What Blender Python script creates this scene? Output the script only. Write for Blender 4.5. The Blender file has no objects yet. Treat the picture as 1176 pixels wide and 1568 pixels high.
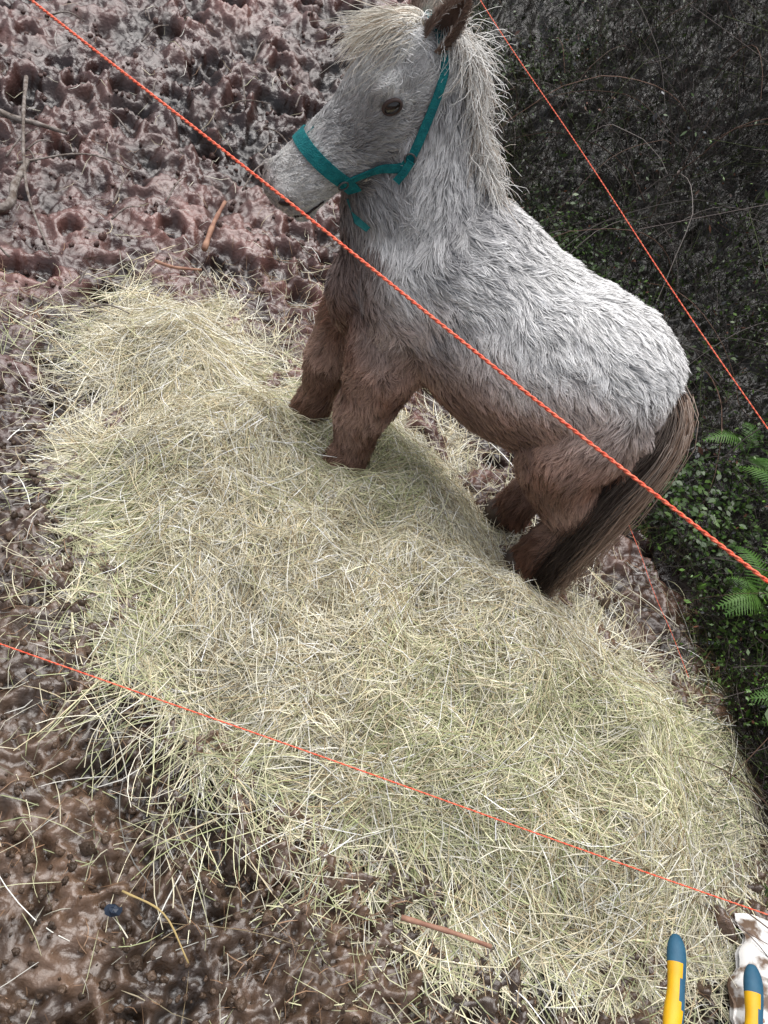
import bpy, math, numpy as np
from mathutils import Vector, Matrix, kdtree
from mathutils.bvhtree import BVHTree
rng=np.random.default_rng(7)
D2R=math.radians
scene=bpy.context.scene
scene.view_settings.view_transform='Standard'
scene.view_settings.look='None'
scene.view_settings.exposure=0

# ---------------------------------------------------------------- noise
def _h(i,j,k,seed):
    n=(i.astype(np.int64)*374761393+j.astype(np.int64)*668265263+k.astype(np.int64)*2147483647+seed*1274126177)&0xffffffff
    n=((n^(n>>13))*1274126177)&0xffffffff
    n=n^(n>>16)
    return (n&0xffff)/65535.0
def vnoise(x,y,z=None,seed=0):
    x=np.asarray(x,float);y=np.asarray(y,float)
    z=np.zeros_like(x) if z is None else np.asarray(z,float)
    xi=np.floor(x);yi=np.floor(y);zi=np.floor(z)
    fx=x-xi;fy=y-yi;fz=z-zi
    fx=fx*fx*(3-2*fx);fy=fy*fy*(3-2*fy);fz=fz*fz*(3-2*fz)
    xi=xi.astype(np.int64);yi=yi.astype(np.int64);zi=zi.astype(np.int64)
    def L(a,b,t): return a+(b-a)*t
    c=[_h(xi+a,yi+b,zi+d,seed) for d in (0,1) for b in (0,1) for a in (0,1)]
    return L(L(L(c[0],c[1],fx),L(c[2],c[3],fx),fy),L(L(c[4],c[5],fx),L(c[6],c[7],fx),fy),fz)
def vn2(x,y,seed=0):
    xi=np.floor(x);yi=np.floor(y);fx=x-xi;fy=y-yi
    fx=fx*fx*(3-2*fx);fy=fy*fy*(3-2*fy)
    xi=xi.astype(np.int64);yi=yi.astype(np.int64);k=np.zeros_like(xi)
    a=_h(xi,yi,k,seed);b=_h(xi+1,yi,k,seed);c=_h(xi,yi+1,k,seed);d=_h(xi+1,yi+1,k,seed)
    u=a+(b-a)*fx;v=c+(d-c)*fx
    return u+(v-u)*fy
def fbm(x,y,z=None,o=3,seed=0):
    s=0;a=.5;t=0
    for k in range(o):
        if z is None: nv_=vn2((x*.8+y*.6)*2**k+3.7*k,(y*.8-x*.6)*2**k-1.3*k,seed+k)
        else: nv_=vnoise(x*2**k+3.7*k,y*2**k-1.3*k,z*2**k,seed+k)
        s=s+a*nv_;t+=a;a*=.5
    return s/t
def sstep(a,b,x):
    t=np.clip((x-a)/(b-a),0,1);return t*t*(3-2*t)
def norm(v): return v/np.maximum(np.linalg.norm(v,axis=-1,keepdims=True),1e-9)
def mix(a,b,t):
    return a+(b-a)*t

# ---------------------------------------------------------------- materials
def mat(name,col=(.5,.5,.5),rough=.7,spec=.3,attr=None,bump=0,bscale=50,vscale=10,col2=None):
    m=bpy.data.materials.new(name);m.use_nodes=True
    nt=m.node_tree;b=nt.nodes['Principled BSDF']
    b.inputs['Roughness'].default_value=rough
    b.inputs['Specular IOR Level'].default_value=spec
    b.inputs['Base Color'].default_value=(*col,1)
    if attr:
        a=nt.nodes.new('ShaderNodeAttribute');a.attribute_name=attr
        nt.links.new(a.outputs['Color'],b.inputs['Base Color'])
    elif col2:
        tc=nt.nodes.new('ShaderNodeTexCoord');n=nt.nodes.new('ShaderNodeTexNoise')
        n.inputs['Scale'].default_value=vscale;n.inputs['Detail'].default_value=6
        r=nt.nodes.new('ShaderNodeValToRGB')
        r.color_ramp.elements[0].position=.35;r.color_ramp.elements[1].position=.65
        r.color_ramp.elements[0].color=(*col,1);r.color_ramp.elements[1].color=(*col2,1)
        nt.links.new(tc.outputs['Object'],n.inputs['Vector'])
        nt.links.new(n.outputs['Fac'],r.inputs['Fac']);nt.links.new(r.outputs['Color'],b.inputs['Base Color'])
    if bump:
        tc=nt.nodes.new('ShaderNodeTexCoord');n=nt.nodes.new('ShaderNodeTexNoise')
        n.inputs['Scale'].default_value=bscale;n.inputs['Detail'].default_value=5
        bp=nt.nodes.new('ShaderNodeBump');bp.inputs['Strength'].default_value=bump;bp.inputs['Distance'].default_value=.01
        nt.links.new(tc.outputs['Object'],n.inputs['Vector'])
        nt.links.new(n.outputs['Fac'],bp.inputs['Height']);nt.links.new(bp.outputs['Normal'],b.inputs['Normal'])
    return m

def link(o,parent=None):
    scene.collection.objects.link(o)
    if parent: o.parent=parent
    return o
def empty(name,loc=(0,0,0)):
    e=bpy.data.objects.new(name,None);e.empty_display_size=.1;return link(e)
def mesh_obj(name,V,F,m,parent=None,smooth=True):
    me=bpy.data.meshes.new(name);me.from_pydata([tuple(v) for v in V],[],[tuple(f) for f in F]);me.update()
    if smooth: me.polygons.foreach_set('use_smooth',[True]*len(me.polygons))
    me.materials.append(m)
    return link(bpy.data.objects.new(name,me),parent)
def np_mesh(name,V,Q,m,cols=None,parent=None,smooth=False):
    me=bpy.data.meshes.new(name);nf,k=Q.shape
    me.vertices.add(len(V));me.vertices.foreach_set('co',V.astype(np.float32).ravel())
    me.loops.add(nf*k);me.loops.foreach_set('vertex_index',Q.astype(np.int32).ravel())
    me.polygons.add(nf);me.polygons.foreach_set('loop_start',np.arange(0,nf*k,k,dtype=np.int32))
    if smooth: me.polygons.foreach_set('use_smooth',np.ones(nf,bool))
    me.update(calc_edges=True)
    if cols is not None:
        a=me.attributes.new('col','FLOAT_COLOR','POINT')
        c=np.ones((len(V),4),np.float32);c[:,:3]=cols;a.data.foreach_set('color',c.ravel())
    me.materials.append(m)
    return link(bpy.data.objects.new(name,me),parent)
def strands(name,P,R,C,m,parent=None,nrm=None,tube=False):
    N,K,_=P.shape
    T=norm(np.gradient(P,axis=1))
    if nrm is None: nrm=np.array([0,0,1.0])+rng.normal(0,.55,(N,3))
    nrm=norm(nrm)[:,None,:]
    S=norm(np.cross(T,np.broadcast_to(nrm,T.shape)))
    base=np.arange(N)[:,None]
    if tube:
        B=np.cross(S,T);r=R[...,None]
        V=np.stack([P+S*r,P+(-.5*S+.866*B)*r,P+(-.5*S-.866*B)*r],2).reshape(-1,3);w=3
        k=np.arange(K-1);b0=(base*K+k[None])*3
        Q=np.concatenate([np.stack([b0+i,b0+(i+1)%3,b0+3+(i+1)%3,b0+3+i],-1).reshape(-1,4) for i in range(3)])
    else:
        r=R[...,None];V=np.stack([P-S*r,P+S*r],2).reshape(-1,3);w=2
        k=np.arange(K-1);b0=(base*K+k[None])*2
        Q=np.stack([b0,b0+1,b0+3,b0+2],-1).reshape(-1,4)
    cols=np.repeat(C.reshape(-1,3),w,axis=0)
    return np_mesh(name,V,Q,m,cols,parent,smooth=True)
def catmull(P,n):
    P=[Vector(p) for p in P];Q=[P[0]*2-P[1]]+P+[P[-1]*2-P[-2]];out=[]
    for i in range(1,len(Q)-2):
        for k in range(n):
            t=k/n;a,b,c,d=Q[i-1],Q[i],Q[i+1],Q[i+2]
            out.append(.5*((2*b)+(c-a)*t+(2*a-5*b+4*c-d)*t*t+(3*b-a-3*c+d)*t**3))
    out.append(P[-1]);return out
def lerp_list(v,n):
    out=[]
    for i in range(len(v)-1):
        for k in range(n): out.append(v[i]+(v[i+1]-v[i])*(k/n))
    out.append(v[-1]);return out
def tube_geo(pts,ra,rb,side,V,F,ns=20):
    base=len(V);n=len(pts);side=Vector(side).normalized() if side is not None else None
    for i,p in enumerate(pts):
        t=(pts[min(i+1,n-1)]-pts[max(i-1,0)]).normalized()
        if side is None:
            s=t.cross(Vector((0.13,.21,.97))).normalized()
        else: s=(side-t*side.dot(t)).normalized()
        u=t.cross(s).normalized()
        for k in range(ns):
            a=2*math.pi*k/ns
            V.append(p+u*(math.cos(a)*ra[i])+s*(math.sin(a)*rb[i]))
    for i in range(n-1):
        for k in range(ns):
            a=base+i*ns+k;b=base+i*ns+(k+1)%ns
            F.append((a,b,b+ns,a+ns))
    V.append(pts[0]);V.append(pts[-1]);c0=len(V)-2;c1=len(V)-1
    for k in range(ns):
        F.append((base+(k+1)%ns,base+k,c0));e=base+(n-1)*ns;F.append((e+k,e+(k+1)%ns,c1))
def ell_geo(c,ax,r,V,F,nu=20,nv=12):
    base=len(V);c=Vector(c)
    for j in range(nv+1):
        th=math.pi*j/nv
        for i in range(nu):
            a=2*math.pi*i/nu
            V.append(c+ax[0]*(r[0]*math.sin(th)*math.cos(a))+ax[1]*(r[1]*math.sin(th)*math.sin(a))+ax[2]*(r[2]*math.cos(th)))
    for j in range(nv):
        for i in range(nu):
            a=base+j*nu+i;b=base+j*nu+(i+1)%nu;F.append((a,b,b+nu,a+nu))

# ---------------------------------------------------------------- terrain
EY=np.array([-60,-.5,.7,1.05,1.5,1.77,2.4,3.0,3.97,6.19,9,80]);EX=np.array([3,1.6,1.2,1.1,.93,.78,.42,.06,-.50,-1.9,-3.9,-36])
def s_edge(x,y): return (x-np.interp(y,EY,EX)+.12*(fbm(x*3,y*3,seed=91)-.5))*.94
HAY=np.array([(-0.94,1.60),(-0.90,1.82),(-0.76,1.90),(-0.6,1.8),(-0.48,1.70),(-0.32,1.71),(-0.1,1.76),(0.08,1.7),(0.20,1.54),(0.34,1.38),(0.52,1.31),(0.68,1.24),(0.84,1.18),(0.90,1.0),(0.94,0.79),(0.91,0.65),(0.75,0.54),(0.53,0.50),(0.34,0.53),(0.17,0.55),(-0.03,0.60),(-0.25,0.70),(-0.49,0.93),(-0.76,1.22),(-0.72,1.39)])
def poly_sd(x,y,P=HAY):
    x=np.asarray(x,float);y=np.asarray(y,float)
    d=np.full(x.shape,1e9);ins=np.zeros(x.shape,bool)
    n=len(P)
    for i in range(n):
        ax,ay=P[i];bx,by=P[(i+1)%n]
        t=np.clip(((x-ax)*(bx-ax)+(y-ay)*(by-ay))/((bx-ax)**2+(by-ay)**2),0,1)
        d=np.minimum(d,np.hypot(x-ax-t*(bx-ax),y-ay-t*(by-ay)))
        c=((ay>y)!=(by>y))&(x<(bx-ax)*(y-ay)/((by-ay) if by!=ay else 1e-9)+ax)
        ins^=c
    return np.where(ins,d,-d)
prng=np.random.default_rng(31)
PRINTS=[(prng.uniform(-2.2,.6),prng.uniform(1.7,4.6),prng.uniform(.035,.06),1) for _ in range(120)]+[(prng.uniform(-1.3,.3),prng.uniform(.0,1.5),prng.uniform(.035,.05),.4) for _ in range(22)]
def ground_z(x,y,detail=True):
    s=s_edge(x,y)
    z=.03*(fbm(x*1.5,y*1.5,seed=3)-.5)
    bank=.45*sstep(.05,1.6,s)+1.6*sstep(1.0,6.5,s)+3*sstep(6,30,s)
    z=z+bank-.05*sstep(-.12,.0,s)*(1-sstep(0,.15,s))
    z=z+1.2*sstep(5,14,-s)*sstep(2,8,y)+.6*sstep(1.9,5.2,y-.25*x)
    if detail:
        wx=x+.05*fbm(x*7,y*7,seed=11);wy=y+.05*fbm(x*7+5,y*7,seed=12)
        n1=fbm(wx*8,wy*8,o=2,seed=21)
        n2=1-np.abs(2*fbm(wx*17,wy*17,o=2,seed=31)-1)
        n3=1-np.abs(2*fbm(wx*38,wy*38,o=2,seed=35)-1)
        n4=fbm(x*75,y*75,o=2,seed=41)
        pit=sstep(.52,.70,fbm(wx*6,wy*6,o=2,seed=51))
        rough=.65+.9*vn2(x*1.7,y*1.7,seed=61)
        near=sstep(1.5,1.0,y)
        z=z+rough*(.05*(n1-.5)*(1-.4*near)+.040*(n2-.75)*(1-.3*near)+(.020+.016*near)*(n3-.75)+(.007+.025*near)*(n4-.5)-.035*pit*(1-.5*near))
        if len(z)>1000:
            for hx_,hy_,hr,hs_ in PRINTS:
                m=(np.abs(x-hx_)<hr*2.2)&(np.abs(y-hy_)<hr*2.2)
                if not m.any(): continue
                d=np.hypot(x[m]-hx_,y[m]-hy_)/hr*(1+.35*(fbm(x[m]*30,y[m]*30,seed=77)-.5))
                z[m]+=hs_*(-.034*(1-sstep(.6,1.0,d))+.014*np.exp(-((d-1.2)/.28)**2))
    return z
def axis(lo,hi,fine,far,g=1.022):
    a=list(np.arange(lo,hi,fine));st=fine;v=a[-1]
    while v<far: st*=g;v+=st;a.append(v)
    st=fine;v=lo;b=[]
    while v>-far: st*=g;v-=st;b.append(v)
    return np.array(b[::-1]+a)
xs=axis(-1.9,1.1,.0066,70,1.035);ys=axis(.0,3.9,.0066,70,1.03)
X,Y=np.meshgrid(xs,ys);Z=ground_z(X.ravel(),Y.ravel())
nx,ny=len(xs),len(ys)
idx=np.arange(nx*ny).reshape(ny,nx)
q=np.stack([idx[:-1,:-1],idx[:-1,1:],idx[1:,1:],idx[1:,:-1]],-1).reshape(-1,4)
px,py=X.ravel(),Y.ravel()
s=s_edge(px,py)
purple=np.array([.074,.035,.030]);brown=np.array([.074,.045,.029]);soil=np.array([.014,.012,.008])
w=sstep(.9,1.7,py-.25*px+.5*(fbm(px*2,py*2,seed=5)-.5))
C=mix(brown,purple,w[:,None])
low=sstep(.38,.6,fbm(px*14,py*14,o=3,seed=71))
C=mix(C*.6,C*1.25,low[:,None])
sm=sstep(.55,.68,fbm(px*4,py*9,o=3,seed=79))*w
C=mix(C,np.array([.135,.068,.058]),(sm*.6)[:,None])
big=sstep(.40,.62,fbm(px*1.3,py*1.3,seed=83));C=C*(.72+.45*big)[:,None]
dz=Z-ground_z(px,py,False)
C=C*np.clip(1+dz*22,.22,1.6)[:,None]  # crevice shade put into the mud colour: hollows darker, lumps lighter
C=mix(C,soil,sstep(-.02,.12,s)[:,None])
gm=mat('wet_mud',attr='col',rough=.35,spec=.6,bump=.45,bscale=90)
nt=gm.node_tree;b=nt.nodes['Principled BSDF'];n=nt.nodes.new('ShaderNodeTexNoise');n.inputs['Scale'].default_value=9;n.inputs['Detail'].default_value=4
b.inputs['Coat Weight'].default_value=.4;b.inputs['Coat Roughness'].default_value=.12
tc=nt.nodes.new('ShaderNodeTexCoord');mr=nt.nodes.new('ShaderNodeMapRange');mr.inputs[1].default_value=.38;mr.inputs[2].default_value=.62;mr.inputs[3].default_value=.16;mr.inputs[4].default_value=.45
nt.links.new(tc.outputs['Object'],n.inputs['Vector']);nt.links.new(n.outputs['Fac'],mr.inputs[0]);nt.links.new(mr.outputs[0],b.inputs['Roughness'])
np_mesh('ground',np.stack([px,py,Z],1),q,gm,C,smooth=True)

# ---------------------------------------------------------------- hay
def hay_z(x,y):
    d=poly_sd(x,y)
    e=sstep(-.04,.24,d)
    lum=fbm(x*3.2,y*3.2,seed=101);lum2=fbm(x*8,y*8,seed=102);l3=fbm(x*20,y*20,seed=103)
    big=np.exp(-((x-.35)**2+(y-.85)**2)/.30)
    h=e*(-.01+.11*lum+.095*lum2+.045*l3+.04*big)
    leg=np.exp(-((x+.15)**2+(y-1.43)**2)/.008)+np.exp(-((x+.30)**2+(y-1.58)**2)/.008)
    return h*(1-.6*np.clip(leg,0,1))-.02*(1-e)
gx=np.arange(-1.1,1.15,.012);gy=np.arange(.3,2.05,.012)
GX,GY=np.meshgrid(gx,gy);HZ=hay_z(GX.ravel(),GY.ravel())+ground_z(GX.ravel(),GY.ravel(),False)-.020
ins=(poly_sd(GX.ravel(),GY.ravel())>.05)
idx=np.arange(GX.size).reshape(GX.shape)
q=np.stack([idx[:-1,:-1],idx[:-1,1:],idx[1:,1:],idx[1:,:-1]],-1).reshape(-1,4)
q=q[ins[q].all(1)];used=np.unique(q);remap=-np.ones(GX.size,int);remap[used]=np.arange(len(used))
V=np.stack([GX.ravel(),GY.ravel(),HZ],1)[used]
hm=mat('hay_core',(.06,.05,.025),col2=(.18,.15,.08),vscale=45,rough=.9,bump=1,bscale=160)
hay=mesh_obj('hay_pile',V,remap[q],hm)
def straw(N,K,xy,L,layer,rad,cols,angspread=.5,arch=.02,base=hay_z,flowseed=111,wild=.15,cv=.55,tl=.03):
    x0,y0=xy
    ang=math.pi*2.6*(fbm(x0*2.4,y0*2.4,seed=flowseed)-.5)+2.5+.9*(fbm(x0*14,y0*14,seed=flowseed+9)-.5)*3.5+rng.normal(0,angspread,N)
    r=rng.random(N)<wild;ang[r]=rng.random(r.sum())*6.28
    curv=rng.normal(0,cv,N)
    t=np.linspace(-.5,.5,K)
    P=np.zeros((N,K,3))
    th=ang[:,None]+curv[:,None]*t[None]
    ds=(L/(K-1))[:,None]
    P[:,1:,0]=np.cumsum(np.cos(th[:,:-1])*ds,1);P[:,1:,1]=np.cumsum(np.sin(th[:,:-1])*ds,1)
    P[:,:,0]+=x0[:,None]-P[:,:,0].mean(1)[:,None];P[:,:,1]+=y0[:,None]-P[:,:,1].mean(1)[:,None]
    tilt=rng.normal(0,1,N)
    xx=P[...,0].ravel();yy=P[...,1].ravel()
    g0=ground_z(xx,yy,False)
    z=(np.maximum(base(xx,yy),-.02)+g0).reshape(N,K)
    P[...,2]=z+layer[:,None]+arch*(.25-t[None]**2)*4*rng.random(N)[:,None]*.6+tilt[:,None]*t[None]*tl
    P[...,2]=np.maximum(P[...,2],g0.reshape(N,K)+.004)
    R=rad[:,None]*np.array([.75]+[1]*(K-2)+[.35])[None]
    return P,R,np.repeat(cols[:,None,:],K,1)
def sample_hay(N,soft=.05):
    xs_,ys_=[],[];c=0
    while c<N:
        x=rng.uniform(-1.15,1.2,N);y=rng.uniform(.25,2.1,N)
        d=poly_sd(x,y)+.24*(fbm(x*7,y*7,seed=120)-.5)
        k=rng.random(N)<np.where(d>0,.30+.70*sstep(0,.14,d),np.exp(np.minimum(d,0)/soft)*.30)
        xs_.append(x[k]);ys_.append(y[k]);c+=k.sum()
    return np.concatenate(xs_)[:N],np.concatenate(ys_)[:N]
pal=np.array([(.77,.71,.51),(.83,.79,.64),(.62,.61,.38),(.46,.50,.26),(.67,.57,.37),(.92,.90,.82),(.34,.26,.15)])
def hay_cols(x,y,N):
    g=sstep(.36,.62,fbm(x*2.5,y*2.5,seed=130)+.16*(1.0-y))
    r=rng.random(N)
    i=np.where(r<.30,0,np.where(r<.54,1,np.where(r<.68,4,np.where(r<.84,5,np.where(r<.92,2,6)))))
    gr=rng.random(N)<g*.45
    i[gr]=np.where(rng.random(gr.sum())<.6,2,3)
    return np.clip(pal[i]*(rng.uniform(.62,1.1,N)[:,None]),0,.95)
N=130000
hx,hy=sample_hay(N,.05)
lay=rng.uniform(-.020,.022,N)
L=rng.uniform(.07,.25,N)*rng.uniform(.6,1.2,N)
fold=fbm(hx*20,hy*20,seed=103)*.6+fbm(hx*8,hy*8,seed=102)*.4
fold=.72+.38*sstep(.35,.62,fold)  # fold shading as a colour factor: hollows of the pile darker
P,R,C=straw(N,6,(hx,hy),L,lay,rng.uniform(.0005,.0011,N),hay_cols(hx,hy,N)*((.30+.80*sstep(-.020,.012,lay))*fold)[:,None],cv=.7)  # deeper strands get darker colour, painting the shadow inside the hay
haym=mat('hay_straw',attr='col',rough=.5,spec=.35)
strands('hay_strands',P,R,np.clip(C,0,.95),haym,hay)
N=6000
hx,hy=sample_hay(N,soft=.07)
P,R,C=straw(N,6,(hx,hy),rng.uniform(.08,.26,N),rng.uniform(.005,.03,N),rng.uniform(.0006,.0011,N),hay_cols(hx,hy,N)*1.05,angspread=1.2,arch=.045,wild=.4,cv=.9,tl=.05)
strands('hay_loose_stalks',P,R,np.clip(C,0,.93),haym,hay,tube=True)
M_=90000
x=rng.uniform(-1.9,1.0,M_);y=rng.uniform(0.0,3.2,M_);d=poly_sd(x,y)
wl=np.exp(np.minimum(d,0)/.10)*.42+.014+.4*np.exp(-(((x+1.1)/.22)**2+((y-1.62)/.09)**2))+.35*np.exp(-(((x+.5)/.16)**2+((y-2.05)/.3)**2))+.06*(y<1.2)
k=(d<0)&(rng.random(M_)<wl)&(s_edge(x,y)<.05);x=x[k];y=y[k];N=len(x)
br=rng.random(N)<.5
cc=hay_cols(x,y,N)*.72;cc[br]=np.array([.20,.12,.07])*rng.uniform(.5,1.5,br.sum())[:,None]
zero=lambda a,b:np.zeros_like(a)
Ls=rng.uniform(.02,.12,N)*np.where(br,.6,1)
P,R,C=straw(N,4,(x,y),Ls,rng.uniform(.004,.014,N),rng.uniform(.0005,.0010,N),cc,angspread=1.5,wild=1,base=zero,cv=.6)
gz=ground_z(P[...,0].ravel(),P[...,1].ravel()).reshape(P.shape[:2])
P[...,2]=np.maximum(gz.max(1)[:,None]*.5+gz*.5+.003,gz+.002)
strands('scattered_straw',P,R,C,haym)

# ---------------------------------------------------------------- pony
pony=empty('pony')
P0=Vector((-.232,1.51,1.055));NN=Vector((-.437,1.385,.765))
hd=(NN-P0).normalized()
hl=Vector((0,0,1)).cross(Vector((hd.x,hd.y,0)).normalized())
hD=hd.cross(hl).normalized()
if hD.z<0:hD=-hD
V=[];F=[];CL=[]
def part(pts,ra,rb,side,region,flow=None,n=6):
    p=catmull(pts,n);a=lerp_list(ra,n);b_=lerp_list(rb,n)
    tube_geo(p,a,b_,side,V,F)
    for i,q in enumerate(p):
        t=(p[min(i+1,len(p)-1)]-p[max(i-1,0)]).normalized()
        CL.append((tuple(q),tuple(t if flow is None else Vector(flow).normalized()),(a[i]+b_[i])/2,region))
part([(-.285,1.535,.60),(-.25,1.535,.60),(-.17,1.535,.61),(-.06,1.53,.620),(.06,1.52,.575),(.17,1.51,.545),(.27,1.50,.548),(.35,1.49,.558),(.415,1.48,.555),(.46,1.475,.545),(.490,1.47,.54)],
     [.07,.12,.175,.210,.210,.212,.205,.182,.147,.10,.05],[.06,.10,.135,.158,.178,.192,.186,.168,.144,.108,.05],(0,1,0),0,flow=(.8,0,-.6))
part([(-.13,1.535,.66),(-.178,1.535,.76),(-.217,1.53,.86),(-.234,1.52,.95),(-.234,1.515,1.02),(-.235,1.51,1.06)],
     [.185,.158,.131,.104,.083,.055],[.13,.112,.095,.082,.070,.05],(0,1,0),1,flow=(.45,-.15,-.9))
def HP(a,s=0,u=0): return P0+hd*a+hl*s+hD*u
hs=[(-.03,-.02,.035,.035),(-.01,-.022,.060,.052),(.04,-.026,.090,.072),(.09,-.037,.101,.077),(.14,-.044,.098,.072),(.19,-.046,.086,.061),(.24,-.039,.072,.053),(.29,-.035,.064,.051),(.33,-.034,.064,.054),(.365,-.036,.060,.052),(.390,-.039,.047,.043),(.401,-.041,.026,.026)]
part([HP(a,0,u) for a,u,_,_ in hs],[h[2] for h in hs],[h[3] for h in hs],hl,2,flow=-(hd)+Vector((0,0,-.25)))
for sg in(1,-1):
    ell_geo(HP(.115,sg*.038,-.077),(hd,hl,hD),(.072,.037,.056),V,F)
    ell_geo(HP(.098,sg*.057,.014),(hd,hl,hD),(.036,.024,.023),V,F)
    ell_geo(HP(.17,sg*.041,-.015),(hd,hl,hD),(.075,.018,.012),V,F)
    ell_geo(HP(.367,sg*.034,-.012),(hd,hl,hD),(.028,.025,.030),V,F)
ell_geo(HP(.372,0,-.087),(hd,hl,hD),(.028,.032,.018),V,F)
ell_geo(HP(.055,0,.030),(hd,hl,hD),(.065,.060,.045),V,F)
ell_geo((-.12,1.455,.57),(Vector((1,0,0)),Vector((0,1,0)),Vector((-.3,0,1)).normalized()),(.11,.085,.18),V,F)
ell_geo((-.16,1.61,.57),(Vector((1,0,0)),Vector((0,1,0)),Vector((-.3,0,1)).normalized()),(.10,.07,.17),V,F)
ell_geo((-.25,1.50,.55),(Vector((1,0,0)),Vector((0,1,0)),Vector((0,0,1))),(.06,.07,.10),V,F)
part([(-.12,1.455,.52),(-.125,1.435,.42),(-.130,1.43,.33),(-.143,1.43,.25),(-.137,1.43,.16),(-.143,1.425,.09),(-.156,1.42,.0)],[.118,.095,.070,.063,.047,.055,.060],[.07,.070,.061,.056,.044,.052,.057],(0,1,0),3)
part([(-.20,1.60,.52),(-.245,1.595,.42),(-.265,1.59,.33),(-.280,1.585,.25),(-.281,1.58,.16),(-.293,1.58,.09),(-.309,1.575,.0)],[.10,.086,.067,.061,.045,.052,.056],[.07,.065,.058,.054,.043,.049,.054],(0,1,0),3)
part([(.36,1.42,.56),(.34,1.40,.48),(.335,1.385,.39),(.385,1.385,.30),(.435,1.395,.225),(.420,1.395,.15),(.410,1.395,.08),(.40,1.39,.01)],[.13,.135,.108,.077,.058,.047,.052,.056],[.09,.085,.078,.058,.049,.044,.049,.053],(0,1,0),3)
part([(.32,1.56,.56),(.30,1.57,.48),(.285,1.575,.39),(.325,1.57,.30),(.365,1.56,.225),(.347,1.555,.15),(.333,1.55,.08),(.322,1.55,.01)],[.12,.13,.10,.074,.056,.047,.050,.054],[.09,.085,.07,.057,.048,.043,.047,.051],(0,1,0),3)
bodym=mat('pony_skin',(.13,.09,.075),rough=.8,bump=.4,bscale=80)
nt=bodym.node_tree
body=mesh_obj('body',V,F,bodym,pony)
md=body.modifiers.new('r','REMESH');md.mode='VOXEL';md.voxel_size=.0075;md.use_smooth_shade=True
md=body.modifiers.new('s','SMOOTH');md.factor=.5;md.iterations=12
dg=bpy.context.evaluated_depsgraph_get();ev=body.evaluated_get(dg)
nm=bpy.data.meshes.new_from_object(ev);body.modifiers.clear();body.data=nm
if not nm.materials: nm.materials.append(bodym)
nv=len(nm.vertices);co=np.zeros(nv*3,np.float32);nm.vertices.foreach_get('co',co);co=co.reshape(-1,3).astype(float)
no=np.zeros(nv*3,np.float32);nm.vertices.foreach_get('normal',no);no=no.reshape(-1,3).astype(float)
nm.calc_loop_triangles();tri=np.zeros(len(nm.loop_triangles)*3,np.int32);nm.loop_triangles.foreach_get('vertices',tri);tri=tri.reshape(-1,3)
bvh=BVHTree.FromPolygons([tuple(v) for v in co],[tuple(int(i) for i in t) for t in tri])
CLp=np.array([c[0] for c in CL]);CLf=np.array([c[1] for c in CL]);CLr=np.array([c[2] for c in CL]);CLg=np.array([c[3] for c in CL])
def nearest_cl(p):
    out=np.zeros(len(p),int)
    for i in range(0,len(p),20000):
        d=np.linalg.norm(p[i:i+20000,None]-CLp[None],axis=2)-CLr[None]
        out[i:i+20000]=d.argmin(1)
    return out
hdn,hln,hDn,P0n=[np.array(v) for v in(hd,hl,hD,P0)]
def surf(a,ang,u0=-.035):
    c=HP(a,0,u0);dr=hl*math.cos(ang)+hD*math.sin(ang)
    loc,nn,_,_=bvh.ray_cast(c+dr*.3,-dr)
    if not loc or (loc-c).length>.13: return (c+dr*.07,dr)
    return (loc,nn)
EYE,eyen=surf(.114,D2R(24));EYE2,eyen2=surf(.114,D2R(156))
NOS,nosn=surf(.374,D2R(16));NOS2,nosn2=surf(.374,D2R(164))

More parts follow.
